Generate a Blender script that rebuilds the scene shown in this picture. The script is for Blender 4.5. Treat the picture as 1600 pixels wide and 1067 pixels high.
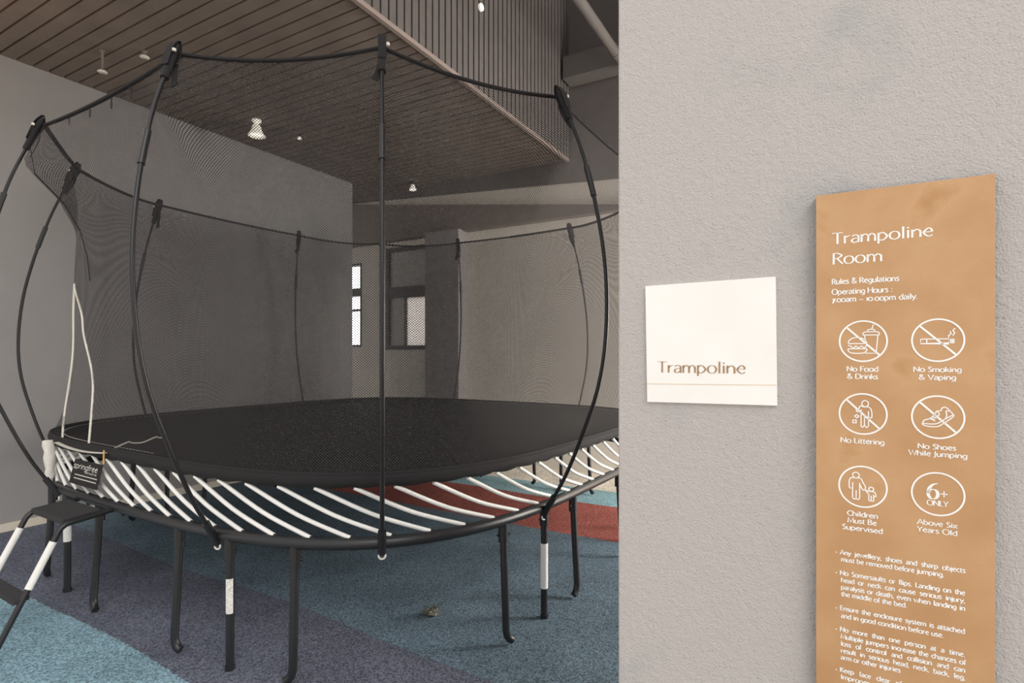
import bpy, math, random
from math import sin, cos, pi, radians
from mathutils import Vector, noise
random.seed(7)
for o in list(bpy.data.objects): bpy.data.objects.remove(o)
SC = bpy.context.scene
COL = SC.collection

# ------------------------------------------------------------ camera, sky, sun, exposure
F, H, HY = 870.0, 1.4, 557.0           # focal length in pixels of the 1600 px frame, eye height, horizon row
cam = bpy.data.objects.new('camera', bpy.data.cameras.new('camera')); COL.objects.link(cam)
cam.location = (0, 0, H); cam.rotation_euler = (pi/2, 0, 0)
cam.data.sensor_width = 36; cam.data.lens = F/1600*36
cam.data.shift_y = (HY-533.5)/1600; cam.data.clip_start = 0.02
SC.camera = cam
SC.view_settings.view_transform = 'Standard'; SC.view_settings.look = 'None'
SC.view_settings.gamma = 1; SC.view_settings.use_curve_mapping = False
SC.view_settings.exposure = 0.08
W = bpy.data.worlds.new('sky'); SC.world = W; W.use_nodes = True
sun = bpy.data.objects.new('sun', bpy.data.lights.new('sun', 'SUN')); COL.objects.link(sun)
sun.data.energy = 1.2; sun.data.angle = radians(35); sun.data.color = (1, 0.97, 0.92)

RA = radians(60.6)                      # room axis: P runs into the room, Q to the left
PX, PY = cos(RA), sin(RA)
def R3(p, q, h=0.0): return (PX*p - PY*q, PY*p + PX*q, h)
sun.rotation_euler = (-Vector(R3(-0.55, -0.75, 0.75))).to_track_quat('-Z', 'Y').to_euler()
day = bpy.data.objects.new('daylight', bpy.data.lights.new('daylight', 'AREA')); COL.objects.link(day)   # daylight through the side opening at the far right
day.data.shape = 'RECTANGLE'; day.data.size = 1.7; day.data.size_y = 2.6; day.data.energy = 330; day.data.color = (1, .96, .90)
day.location = R3(5.35, -2.35, 1.6); day.rotation_euler = Vector(R3(.50, .85, -.30)).to_track_quat('-Z', 'Z').to_euler()
def ray_floor(x, y, h=0.0):
    z = F*(H-h)/(y-HY); return ((x-800)/F*z, z, h)

def sky():
    # overcast sky, much brighter over the far side of the building than over the entrance
    nt = W.node_tree; bg = nt.nodes['Background']; tc = nt.nodes.new('ShaderNodeTexCoord')
    d = nt.nodes.new('ShaderNodeVectorMath'); d.operation = 'DOT_PRODUCT'; v = Vector(R3(.93, -.36, .1)).normalized(); d.inputs[1].default_value = v
    nt.links.new(tc.outputs['Generated'], d.inputs[0])
    m = nt.nodes.new('ShaderNodeMapRange'); m.inputs['From Min'].default_value = .22; m.inputs['From Max'].default_value = .62
    m.inputs['To Min'].default_value = .95; m.inputs['To Max'].default_value = 9.0
    nt.links.new(d.outputs['Value'], m.inputs['Value']); nt.links.new(m.outputs[0], bg.inputs[1]); bg.inputs[0].default_value = (1.0, .978, .96, 1)
sky()

# ------------------------------------------------------------ materials
def mat(name, col, rough=0.6, metal=0.0, spec=0.5, bump=0.0, bscale=60, var=0.0, vscale=8, emit=None, estr=0, coords='Object'):
    m = bpy.data.materials.new(name); m.use_nodes = True
    nt = m.node_tree; b = nt.nodes['Principled BSDF']
    b.inputs['Base Color'].default_value = (*col, 1); b.inputs['Roughness'].default_value = rough
    b.inputs['Metallic'].default_value = metal; b.inputs['Specular IOR Level'].default_value = spec
    tc = nt.nodes.new('ShaderNodeTexCoord')
    if var or True:
        n = nt.nodes.new('ShaderNodeTexNoise'); n.inputs['Scale'].default_value = vscale; n.inputs['Detail'].default_value = 4
        nt.links.new(tc.outputs[coords], n.inputs['Vector'])
        mr = nt.nodes.new('ShaderNodeMapRange'); mr.inputs['From Min'].default_value = .3; mr.inputs['From Max'].default_value = .7
        mr.inputs['To Min'].default_value = 1-max(var, .03); mr.inputs['To Max'].default_value = 1+max(var, .03)
        nt.links.new(n.outputs['Fac'], mr.inputs['Value'])
        mx = nt.nodes.new('ShaderNodeVectorMath'); mx.operation = 'SCALE'; mx.inputs[0].default_value = col
        nt.links.new(mr.outputs[0], mx.inputs['Scale']); nt.links.new(mx.outputs[0], b.inputs['Base Color'])
    if bump:
        n2 = nt.nodes.new('ShaderNodeTexNoise'); n2.inputs['Scale'].default_value = bscale; n2.inputs['Detail'].default_value = 3
        nt.links.new(tc.outputs[coords], n2.inputs['Vector'])
        bp = nt.nodes.new('ShaderNodeBump'); bp.inputs['Strength'].default_value = bump; bp.inputs['Distance'].default_value = .01
        nt.links.new(n2.outputs['Fac'], bp.inputs['Height']); nt.links.new(bp.outputs[0], b.inputs['Normal'])
    if emit:
        b.inputs['Emission Color'].default_value = (*emit, 1); b.inputs['Emission Strength'].default_value = estr
    return m
BLACK = mat('black_powder_coat', (.018, .018, .020), .38, 0, .5)
GREYROD = mat('dark_fibreglass', (.017, .016, .018), .35, 0, .4)
FABRIC = mat('black_webbing', (.012, .011, .012), .85, bump=.3, bscale=300)
MATM = mat('jumping_mat_weave', (.012, .011, .0112), .65, 0, .3, bump=.25, bscale=420, var=.15, vscale=5)
WHITE = mat('white_sleeve', (.84, .83, .80), .45)
PIPING = mat('white_piping', (.66, .63, .55), .7)
STITCH = mat('pale_stitching', (.62, .59, .55), .8)
RING = mat('ivory_plastic', (.78, .74, .66), .4)
PAPER = mat('creased_white_plastic', (.72, .69, .64), .6, bump=.6, bscale=25, var=.1, vscale=30)
STICK = mat('sticker_paper', (.75, .72, .68), .6, var=.25, vscale=90)
ORANGE = mat('orange_tie', (.75, .42, .10), .6)
TREAD = mat('grip_tread', (.035, .034, .036), .9, bump=.8, bscale=140)
LWALL = mat('grey_wall_paint', (.28, .268, .264), .8, bump=.1, bscale=80, var=.04, vscale=3)
CREAM = mat('cream_wall_paint', (.80, .74, .66), .8, var=.04, vscale=2)
COLPAINT = mat('taupe_paint', (.31, .285, .28), .8)
SOFFIT = mat('soffit_paint', (.22, .185, .165), .8)
BASEB = mat('cream_skirting', (.62, .56, .47), .6)
SLAT = mat('brown_slats', (.19, .155, .133), .75, bump=.15, bscale=60, var=.12, vscale=4)
VOID = mat('dark_backing', (.02, .017, .015), .9)
DARKPANEL = mat('dark_bulkhead_slats', (.13, .114, .107), .8, var=.08)
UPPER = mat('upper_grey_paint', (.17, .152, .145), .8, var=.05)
PIPEM = mat('grey_painted_pipe', (.15, .135, .125), .6)
FRAMEM = mat('dark_window_frame', (.10, .094, .09), .5)
PANEL = mat('grey_infill_panel', (.60, .57, .55), .7)
SIGNW = mat('white_sign_enamel', (.92, .905, .88), .35)
LETTERB = mat('bronze_lettering', (.40, .25, .13), .35, .2)
LETTERW = mat('white_lettering', (.93, .92, .89), .5)
GOLD = mat('gold_hairline', (.75, .60, .42), .5)
LAMPW = mat('lamp_shade_white', (.8, .78, .72), .5, emit=(1, .92, .8), estr=.35)
LAMPG = mat('lamp_glow', (.9, .85, .75), .5, emit=(1, .9, .78), estr=1.2)
PAVING = mat('beige_paving', (.42, .385, .34), .8, var=.1, vscale=6)
LITTER = mat('crumpled_foil', (.13, .13, .10), .4, .2, bump=.6, bscale=90, var=.4, vscale=50)

def frosted():
    m = bpy.data.materials.new('frosted_glass'); m.use_nodes = True; nt = m.node_tree; nt.nodes.clear()
    o = nt.nodes.new('ShaderNodeOutputMaterial'); t = nt.nodes.new('ShaderNodeBsdfTranslucent'); t.inputs[0].default_value = (.38, .365, .35, 1)
    g = nt.nodes.new('ShaderNodeBsdfTransparent'); x = nt.nodes.new('ShaderNodeMixShader'); x.inputs[0].default_value = .05
    nt.links.new(t.outputs[0], x.inputs[1]); nt.links.new(g.outputs[0], x.inputs[2]); nt.links.new(x.outputs[0], o.inputs[0]); return m
GLASS = frosted()
def clear():
    m = bpy.data.materials.new('clear_glass'); m.use_nodes = True; nt = m.node_tree; nt.nodes.clear()
    o = nt.nodes.new('ShaderNodeOutputMaterial'); t = nt.nodes.new('ShaderNodeBsdfGlossy'); t.inputs['Roughness'].default_value = .05
    g = nt.nodes.new('ShaderNodeBsdfTransparent'); g.inputs[0].default_value = (.95, .96, .96, 1)
    x = nt.nodes.new('ShaderNodeMixShader'); x.inputs[0].default_value = .06
    nt.links.new(g.outputs[0], x.inputs[1]); nt.links.new(t.outputs[0], x.inputs[2]); nt.links.new(x.outputs[0], o.inputs[0]); return m
CLEAR = clear()

def stucco():
    m = mat('roller_stucco', (.50, .47, .455), .85); nt = m.node_tree; b = nt.nodes['Principled BSDF']
    tc = nt.nodes.new('ShaderNodeTexCoord')
    def N(sc, det=3, rough=.5):
        n = nt.nodes.new('ShaderNodeTexNoise'); n.inputs['Scale'].default_value = sc; n.inputs['Detail'].default_value = det
        n.inputs['Roughness'].default_value = rough; nt.links.new(tc.outputs['Object'], n.inputs['Vector']); return n
    def MR(src, a, b_, c, d):
        r = nt.nodes.new('ShaderNodeMapRange'); r.inputs['From Min'].default_value = a; r.inputs['From Max'].default_value = b_
        r.inputs['To Min'].default_value = c; r.inputs['To Max'].default_value = d; nt.links.new(src, r.inputs['Value']); return r.outputs[0]
    n1 = N(310, 3, .65); n2 = N(90, 2)
    a = nt.nodes.new('ShaderNodeMath'); a.operation = 'ADD'
    s = nt.nodes.new('ShaderNodeMath'); s.operation = 'MULTIPLY'; s.inputs[1].default_value = .8
    nt.links.new(n2.outputs['Fac'], s.inputs[0]); nt.links.new(n1.outputs['Fac'], a.inputs[0]); nt.links.new(s.outputs[0], a.inputs[1])
    bp = nt.nodes.new('ShaderNodeBump'); bp.inputs['Strength'].default_value = .85; bp.inputs['Distance'].default_value = .0045
    nt.links.new(a.outputs[0], bp.inputs['Height']); nt.links.new(bp.outputs[0], b.inputs['Normal'])
    # pinholes in the plaster and soft grey scuffs
    pin = MR(n1.outputs['Fac'], .28, .36, .55, 1)
    st = MR(N(4.5, 5, .6).outputs['Fac'], .56, .76, 0, 1)
    mx = nt.nodes.new('ShaderNodeMix'); mx.data_type = 'RGBA'; mx.inputs[6].default_value = (.56, .53, .515, 1); mx.inputs[7].default_value = (.46, .455, .465, 1)
    nt.links.new(st, mx.inputs[0])
    sc = nt.nodes.new('ShaderNodeVectorMath'); sc.operation = 'SCALE'
    nt.links.new(mx.outputs[2], sc.inputs[0]); nt.links.new(pin, sc.inputs['Scale']); nt.links.new(sc.outputs[0], b.inputs['Base Color'])
    return m
STUCCO = stucco()

def bronze():
    m = mat('bronze_panel', (.50, .27, .11), .38, .15); nt = m.node_tree; b = nt.nodes['Principled BSDF']
    tc = nt.nodes.new('ShaderNodeTexCoord')
    n = nt.nodes.new('ShaderNodeTexNoise'); n.inputs['Scale'].default_value = 9; n.inputs['Detail'].default_value = 5
    nt.links.new(tc.outputs['Object'], n.inputs['Vector'])
    r = nt.nodes.new('ShaderNodeValToRGB'); r.color_ramp.elements[0].position = .3; r.color_ramp.elements[1].position = .62
    r.color_ramp.elements[0].color = (.50, .275, .125, 1); r.color_ramp.elements[1].color = (.58, .345, .175, 1)
    e = r.color_ramp.elements.new(.75); e.color = (.47, .25, .10, 1)
    nt.links.new(n.outputs['Fac'], r.inputs[0])
    n3 = nt.nodes.new('ShaderNodeTexNoise'); n3.inputs['Scale'].default_value = 700; nt.links.new(tc.outputs['Object'], n3.inputs['Vector'])
    mr = nt.nodes.new('ShaderNodeMapRange'); mr.inputs['To Min'].default_value = .85; mr.inputs['To Max'].default_value = 1.15; nt.links.new(n3.outputs['Fac'], mr.inputs['Value'])
    sc = nt.nodes.new('ShaderNodeVectorMath'); sc.operation = 'SCALE'; nt.links.new(r.outputs[0], sc.inputs[0]); nt.links.new(mr.outputs[0], sc.inputs['Scale'])
    nt.links.new(sc.outputs[0], b.inputs['Base Color']); return m
BRONZE = bronze()

SA = radians(58.3)                      # the rubber floor's coloured bands cross the room along this axis
def floor_mat():
    m = mat('rubber_crumb_floor', (.2, .3, .4), .9); nt = m.node_tree; b = nt.nodes['Principled BSDF']; b.inputs['Specular IOR Level'].default_value = .15
    tc = nt.nodes.new('ShaderNodeTexCoord')
    d = nt.nodes.new('ShaderNodeVectorMath'); d.operation = 'DOT_PRODUCT'; d.inputs[1].default_value = (cos(SA), sin(SA), 0)
    nt.links.new(tc.outputs['Object'], d.inputs[0])
    w = nt.nodes.new('ShaderNodeTexNoise'); w.inputs['Scale'].default_value = .55; w.inputs['Detail'].default_value = 0; nt.links.new(tc.outputs['Object'], w.inputs['Vector'])
    w2 = nt.nodes.new('ShaderNodeTexNoise'); w2.inputs['Scale'].default_value = 60; nt.links.new(tc.outputs['Object'], w2.inputs['Vector'])
    def M(op, a, b_):
        n = nt.nodes.new('ShaderNodeMath'); n.operation = op
        for i, v in enumerate((a, b_)):
            if isinstance(v, (int, float)): n.inputs[i].default_value = v
            else: nt.links.new(v, n.inputs[i])
        return n.outputs[0]
    v = M('ADD', d.outputs['Value'], M('MULTIPLY', M('SUBTRACT', w2.outputs['Fac'], .5), .03))
    v = M('ADD', v, M('MULTIPLY', M('SUBTRACT', w.outputs['Fac'], .5), .16))
    v = M('DIVIDE', v, 8.0)
    r = nt.nodes.new('ShaderNodeValToRGB'); r.color_ramp.interpolation = 'CONSTANT'; cr = r.color_ramp
    bands = [(0, (.215, .335, .40)), (1.26, (.118, .127, .165)), (2.0, (.128, .180, .222)), (3.94, (.31, .095, .078)), (4.90, (.26, .42, .47)), (5.42, (.72, .66, .57))]
    cr.elements[0].position = 0; cr.elements[0].color = (*bands[0][1], 1); cr.elements[1].position = bands[1][0]/8; cr.elements[1].color = (*bands[1][1], 1)
    for p, c in bands[2:]:
        e = cr.elements.new(p/8); e.color = (*c, 1)
    nt.links.new(v, r.inputs[0])
    g = nt.nodes.new('ShaderNodeTexVoronoi'); g.inputs['Scale'].default_value = 150; nt.links.new(tc.outputs['Object'], g.inputs['Vector'])
    sp = nt.nodes.new('ShaderNodeSeparateColor'); nt.links.new(g.outputs['Color'], sp.inputs[0])
    mr = nt.nodes.new('ShaderNodeMapRange'); mr.inputs['To Min'].default_value = .45; mr.inputs['To Max'].default_value = 1.6; nt.links.new(sp.outputs[0], mr.inputs['Value'])
    dn = nt.nodes.new('ShaderNodeTexNoise'); dn.inputs['Scale'].default_value = 2.2; dn.inputs['Detail'].default_value = 6; nt.links.new(tc.outputs['Object'], dn.inputs['Vector'])
    dm = nt.nodes.new('ShaderNodeMapRange'); dm.inputs['From Min'].default_value = .35; dm.inputs['From Max'].default_value = .7; dm.inputs['To Min'].default_value = .9; dm.inputs['To Max'].default_value = 1.2
    nt.links.new(dn.outputs['Fac'], dm.inputs['Value'])
    sc = nt.nodes.new('ShaderNodeVectorMath'); sc.operation = 'SCALE'; nt.links.new(r.outputs[0], sc.inputs[0]); nt.links.new(M('MULTIPLY', mr.outputs[0], dm.outputs[0]), sc.inputs['Scale'])
    nt.links.new(sc.outputs[0], b.inputs['Base Color'])
    bp = nt.nodes.new('ShaderNodeBump'); bp.inputs['Strength'].default_value = .5; bp.inputs['Distance'].default_value = .003
    nt.links.new(g.outputs['Distance'], bp.inputs['Height']); nt.links.new(bp.outputs[0], b.inputs['Normal'])
    return m
FLOORM = floor_mat()

def net_mat(name, t):
    m = bpy.data.materials.new(name); m.use_nodes = True; nt = m.node_tree; b = nt.nodes['Principled BSDF']
    b.inputs['Base Color'].default_value = (.030, .027, .028, 1); b.inputs['Roughness'].default_value = .7; b.inputs['Specular IOR Level'].default_value = .3
    uv = nt.nodes.new('ShaderNodeTexCoord'); sep = nt.nodes.new('ShaderNodeSeparateXYZ'); nt.links.new(uv.outputs['UV'], sep.inputs[0])
    def M(op, a, b_=0):
        n = nt.nodes.new('ShaderNodeMath'); n.operation = op
        for i, v in enumerate((a, b_)):
            if isinstance(v, (int, float)): n.inputs[i].default_value = v
            else: nt.links.new(v, n.inputs[i])
        return n.outputs[0]
    cu = M('COSINE', M('MULTIPLY', sep.outputs[0], pi)); cv = M('COSINE', M('MULTIPLY', sep.outputs[1], pi))
    al = M('LESS_THAN', M('MULTIPLY', cu, cv), t)      # thread where the staggered holes are not
    nt.links.new(al, b.inputs['Alpha']); return m
NETM = net_mat('knotless_netting', -.20)

# ------------------------------------------------------------ mesh helpers
def tag(o, label=None, cat=None, group=None, kind=None):
    for k, v in (('label', label), ('category', cat), ('group', group), ('kind', kind)):
        if v: o[k] = v
    return o
class MB:
    def __init__(s): s.v = []; s.f = []; s.sm = []
    def add(s, vs, fs, smooth=False):
        k = len(s.v); s.v += [tuple(x) for x in vs]; s.f += [tuple(i+k for i in f) for f in fs]; s.sm += [smooth]*len(fs); return s
    def hexa(s, c):  # 8 corners: bottom ring 0-3, top ring 4-7
        return s.add(c, [(3, 2, 1, 0), (4, 5, 6, 7), (0, 1, 5, 4), (1, 2, 6, 5), (2, 3, 7, 6), (3, 0, 4, 7)])
    def pbox(s, p0, p1, q0, q1, h0, h1):   # a box along the room axes (q decreasing is to the right)
        return s.hexa([R3(p0, q1, h0), R3(p0, q0, h0), R3(p1, q0, h0), R3(p1, q1, h0), R3(p0, q1, h1), R3(p0, q0, h1), R3(p1, q0, h1), R3(p1, q1, h1)])
    def box(s, x0, x1, y0, y1, z0, z1):
        return s.hexa([(x0, y0, z0), (x1, y0, z0), (x1, y1, z0), (x0, y1, z0), (x0, y0, z1), (x1, y0, z1), (x1, y1, z1), (x0, y1, z1)])
    def tube(s, pts, r, seg=10, closed=False, caps=True, flat=1.0):
        P = [Vector(p) for p in pts]; n = len(P); rs = r if isinstance(r, (list, tuple)) else [r]*n
        T = []
        for i in range(n):
            a = P[(i-1) % n] if (closed or i > 0) else P[0]; b = P[(i+1) % n] if (closed or i < n-1) else P[-1]
            T.append((b-a).normalized())
        u = T[0].orthogonal().normalized() if abs(T[0].z) > .9 else Vector((0, 0, 1)).cross(T[0]).normalized()
        V = []
        for i in range(n):
            u = (u - T[i]*u.dot(T[i])).normalized(); w = T[i].cross(u)
            for j in range(seg):
                a = 2*pi*j/seg; V.append(P[i] + u*cos(a)*rs[i] + w*sin(a)*rs[i]*flat)
        Fc = []
        for i in range(n if closed else n-1):
            for j in range(seg):
                a, b = i*seg+j, i*seg+(j+1) % seg; c, d = ((i+1) % n)*seg+(j+1) % seg, ((i+1) % n)*seg+j
                Fc.append((a, b, c, d))
        s.add(V, Fc, True)
        if caps and not closed:
            s.add(V[:seg], [tuple(range(seg-1, -1, -1))]); s.add(V[-seg:], [tuple(range(seg))])
        return s
    def ribbon(s, pts, w, nrm, t=.002):
        # flat strap of width w and thickness t along pts, lying against normal nrm
        P = [Vector(p) for p in pts]; n = len(P); V = []
        for i in range(n):
            d = (P[min(i+1, n-1)]-P[max(i-1, 0)]).normalized(); N = Vector(nrm if not callable(nrm) else nrm(P[i])); N = (N-d*N.dot(d)).normalized(); b = d.cross(N)
            for x, y in ((-w/2, -t/2), (w/2, -t/2), (w/2, t/2), (-w/2, t/2)): V.append(P[i]+b*x+N*y)
        Fc = [(4*i+a, 4*i+(a+1) % 4, 4*i+4+(a+1) % 4, 4*i+4+a) for i in range(n-1) for a in range(4)]
        Fc += [(3, 2, 1, 0), (4*n-4, 4*n-3, 4*n-2, 4*n-1)]
        return s.add(V, Fc)
    def lathe(s, prof, c=(0, 0, 0), seg=24):
        V = [(c[0]+r*cos(2*pi*j/seg), c[1]+r*sin(2*pi*j/seg), c[2]+z) for r, z in prof for j in range(seg)]
        Fc = [(i*seg+j, i*seg+(j+1) % seg, (i+1)*seg+(j+1) % seg, (i+1)*seg+j) for i in range(len(prof)-1) for j in range(seg)]
        return s.add(V, Fc, True)
    def build(s, name, m, parent=None, loc=None, bevel=0, uvs=None):
        me = bpy.data.meshes.new(name); me.from_pydata(s.v, [], s.f); me.update()
        me.polygons.foreach_set('use_smooth', s.sm); me.materials.append(m)
        if uvs:
            l = me.uv_layers.new(name='UVMap')
            for lp in me.loops: l.data[lp.index].uv = uvs[lp.vertex_index]
        o = bpy.data.objects.new(name, me); COL.objects.link(o)
        if parent: o.parent = parent
        if loc: o.location = loc
        if bevel:
            b = o.modifiers.new('bevel', 'BEVEL'); b.width = bevel; b.segments = 2; b.limit_method = 'ANGLE'
        return o
def empty(name, loc=(0, 0, 0), rz=0, rot=None):
    o = bpy.data.objects.new(name, None); COL.objects.link(o); o.location = loc; o.rotation_euler = rot or (0, 0, rz); o.empty_display_size = .1; return o
def cr(pts, n=6, closed=False):         # Catmull-Rom through points
    P = [Vector(p) for p in pts]; N = len(P); out = []
    for i in range(N if closed else N-1):
        if closed: a, b, c, d = P[(i-1) % N], P[i], P[(i+1) % N], P[(i+2) % N]
        else: a, b, c, d = P[max(i-1, 0)], P[i], P[i+1], P[min(i+2, N-1)]
        for k in range(n):
            t = k/n; out.append(.5*((2*b)+(c-a)*t+(2*a-5*b+4*c-d)*t*t+(3*b-a-3*c+d)*t**3))
    if not closed: out.append(P[-1])
    return out

# ------------------------------------------------------------ the room
S = lambda o: tag(o, kind='structure')
CH = 3.8                                                            # underside of the slatted ceiling
BQ = 2.75                                                           # the drop where the ceiling rises
BP = 6.3                                                            # back wall
WP = 1.1                                                            # outer face of the sign wall
WE = -(PY*(.1905) - PX) / (PX*.1905+PY) * WP                        # its free edge
S(MB().pbox(.95, BP+.2, -2.2, 8.55, -.05, 0).build('floor', FLOORM))
g_ = MB()
for a, b_, c_, d_ in ((-9, .95, -12, 12), (.95, BP+.2, -12, -2.2), (.95, BP+.2, 8.55, 12), (BP+.2, 14, -12, 12)): g_.pbox(a, b_, c_, d_, -.05, 0)
S(g_.build('floor_outside', PAVING))
S(MB().pbox(WP, WP+.16, -5.0, WE, 0, 4.4).build('wall_front', STUCCO, bevel=.004))
S(MB().pbox(-.2, 5.64, 5.72, 5.92, 0, 4.2).build('wall_left', LWALL))
S(MB().pbox(-.2, 5.64, 5.70, 5.72, 0, .066).build('baseboard_left', BASEB, bevel=.003))
S(MB().pbox(5.0, BP, 8.4, 8.55, 0, 4.2).build('wall_recess', LWALL))
# back wall, round the two windows
w = MB()
w1 = (6.19, 7.0, 1.55, 2.83); w2 = (4.80, 5.70, 1.50, 3.0)
w.pbox(BP, BP+.2, -3.5, w2[0], 0, 6.4)
w.pbox(BP, BP+.2, w2[0], w2[1], 0, w2[2]); w.pbox(BP, BP+.2, w2[0], w2[1], w2[3], 6.4)
w.pbox(BP, BP+.2, w2[1], w1[0], 0, 6.4)
w.pbox(BP, BP+.2, w1[0], w1[1], 0, w1[2]); w.pbox(BP, BP+.2, w1[0], w1[1], w1[3], 6.4)
w.pbox(BP, BP+.2, w1[1], 8.55, 0, 6.4)
S(w.build('wall_back', CREAM))
S(MB().pbox(BP-.22, BP, 4.24, 4.80, 0, 3.1).build('trim_1', COLPAINT, bevel=.004))            # taupe pier beside the window
S(MB().hexa([R3(BP-.12, 6.9, 3.08), R3(BP-.12, -1.5, 3.10), R3(BP, -1.5, 3.10), R3(BP, 6.9, 3.08), R3(BP-.12, 6.9, 3.79), R3(BP-.12, 2.0, 3.14), R3(BP, 2.0, 3.14), R3(BP, 6.9, 3.79)]).build('trim_2', SOFFIT))
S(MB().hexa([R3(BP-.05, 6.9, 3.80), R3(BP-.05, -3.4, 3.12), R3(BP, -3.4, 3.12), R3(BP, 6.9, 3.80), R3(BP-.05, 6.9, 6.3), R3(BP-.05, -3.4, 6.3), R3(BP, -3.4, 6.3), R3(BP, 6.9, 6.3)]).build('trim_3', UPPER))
S(MB().pbox(BP-.30, BP-.06, -3.4, BQ-.05, 4.66, 4.93).build('trim_4', PIPEM, bevel=.01))      # beam high on the back wall
def window(name, q0, q1, h0, h1, bars, vbar, glass, mid=None, t=.06):
    r = S(empty(name, R3(BP+.05, (q0+q1)/2, h0)))
    inv = r.location
    def part(nm, mb, m, bv=0):
        mb.v = [tuple(Vector(v)-inv) for v in mb.v]; return mb.build(nm, m, r, bevel=bv)
    f = MB()
    f.pbox(BP-.01, BP+.09, q0, q1, h0, h0+t).pbox(BP-.01, BP+.09, q0, q1, h1-t, h1)
    f.pbox(BP-.01, BP+.09, q0, q0+t, h0+t, h1-t).pbox(BP-.01, BP+.09, q1-t, q1, h0+t, h1-t)
    for a, b in bars: f.pbox(BP-.005, BP+.08, q0+t, q1-t, a, b)
    part('window_frame', f, FRAMEM)
    if vbar: part('mullion', MB().pbox(BP, BP+.07, vbar, vbar+.025, h0+t, bars[0][0]), FRAMEM)
    part('pane', MB().pbox(BP+.04, BP+.05, q0+t, vbar or q1-t, h0+t, bars[0][0]), glass)
    if vbar: part('side_panel', MB().pbox(BP+.03, BP+.05, vbar+.025, q1-t, h0+t, bars[0][0]), PANEL)
    if mid: part('infill_panel', MB().pbox(BP+.03, BP+.05, q0+t, q1-t, bars[-1][1], h1-t), mid)
    else: part('upper_pane', MB().pbox(BP+.04, BP+.05, q0+t, q1-t, bars[-1][1], h1-t), glass)
window('window_1', *w1, [(2.10, 2.13), (2.33, 2.45)], None, CLEAR, t=.03)
window('window_2', *w2, [(2.26, 2.42)], 5.33, GLASS, PANEL)
# slatted ceiling: boards along Q, one after another along P
c = MB(); p = 1.1
while p < BP+.1:
    c.pbox(p, p+.092, BQ, 8.5, CH, CH+.02); p += .108
c.pbox(WP, BP+.2, BQ, 8.5, CH+.03, CH+.06)
S(c.build('ceiling', SLAT))
b = MB(); p = 1.1
while p < BP-.06:
    b.pbox(p, p+.066, BQ-.02, BQ-.004, CH-.03, 6.3); p += .085
S(b.build('bulkhead_slats', DARKPANEL)).name = 'wall_bulkhead'
S(MB().pbox(1.1, BP-.06, BQ, BQ+.08, CH+.06, 6.3).build('wall_bulkhead_core', VOID)).name = 'trim_5'
S(MB().pbox(1.1, BP-.06, BQ-.035, BQ, CH-.035, CH).build('trim_6', mat('edge_trim_brown', (.30, .24, .21), .6)))
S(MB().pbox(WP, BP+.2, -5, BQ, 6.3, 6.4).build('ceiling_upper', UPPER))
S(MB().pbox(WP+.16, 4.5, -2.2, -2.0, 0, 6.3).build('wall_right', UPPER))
# pipe under the raised ceiling
pc = Vector(((938-800)/F*5.4, 5.4)); pp = pc.x*PX+pc.y*PY; pq = -pc.x*PY+pc.y*PX; ph = H+(HY-48)/F*5.4
o = MB().tube([R3(1.3, pq, ph), R3(BP-.3, pq, ph)], .05, 16).tube([R3(5.55, pq, ph), R3(5.63, pq, ph)], .056, 16).build('service_pipe', PIPEM)
tag(o, 'grey round service pipe running high under the raised ceiling toward the back wall', 'pipe')

# ------------------------------------------------------------ ceiling fittings
def spot(x, y, size, name='ceiling_spotlight', lab='', grp=None):
    z = (CH-.10-H)*F/(HY-y); X = (x-800)/F*z
    r = empty(name, (X, z, CH)); tag(r, lab, 'lamp', grp); k = size
    MB().lathe([(.001, 0), (.05*k, 0), (.05*k, -.02), (.02*k, -.03), (.02*k, -.07*k), (.001, -.07*k)]).build('mount', BLACK if k < .8 else LAMPW, r)
    MB().lathe([(.03*k, -.05*k), (.045*k, -.07*k), (.055*k, -.12*k), (.095*k, -.18*k), (.09*k, -.18*k), (.05*k, -.12*k)]).build('lamp_shade', LAMPW, r)
    MB().lathe([(.001, -.165*k), (.06*k, -.165*k), (.05*k, -.15*k), (.001, -.14*k)]).build('bulb', LAMPG, r)
    return r
spot(401, 203, .9, lab='bell-shaped white ceiling lamp glowing above the middle of the netting')
spot(645, 296, .6, lab='small white ceiling lamp at the far end of the slatted ceiling')
spot(468, 225, .25, lab='tiny ceiling light between the two white bell lamps')
def sprinkler(x, y, L, lab):
    z = (CH-L-H)*F/(HY-y); r = empty('sprinkler', ((x-800)/F*z, z, CH)); tag(r, lab, 'sprinkler')
    MB().lathe([(.001, 0), (.022, 0), (.022, -.01), (.009, -.012), (.009, -L+.02), (.001, -L+.02)], seg=12).build('stem', SLAT, r)
    MB().lathe([(.001, -L+.02), (.016, -L+.02), (.034, -L+.004), (.034, -L), (.001, -L)], seg=16).build('head', RING, r)
sprinkler(160, 113, .17, 'pendant sprinkler with pale head on the ceiling near the left wall')
sprinkler(226, 90, .05, 'short ceiling sprinkler just left of the tallest net pole on the left')
u = (750-800)/F; zz = (BQ-.02)/(-PY*u+PX); hh = H+(HY-12)/F*zz
r = empty('bulkhead_light', (u*zz, zz, hh), rot=(0, 0, RA)); tag(r, 'small round white light on the dark slatted bulkhead', 'lamp')
MB().tube([(0, 0, 0), (0, -.02, 0)], .034, 20).build('housing', LAMPW, r); MB().tube([(0, -.02, 0), (0, -.026, 0)], .026, 20).build('lens', LAMPG, r)
r = empty('pendant_lamp', R3(1.2, 4.75, CH)); tag(r, 'warm ceiling pendant at the left end of the slatted ceiling', 'lamp')
MB().lathe([(.001, 0), (.012, 0), (.012, -.2), (.001, -.2)], seg=10).build('stem', BLACK, r)
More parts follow.
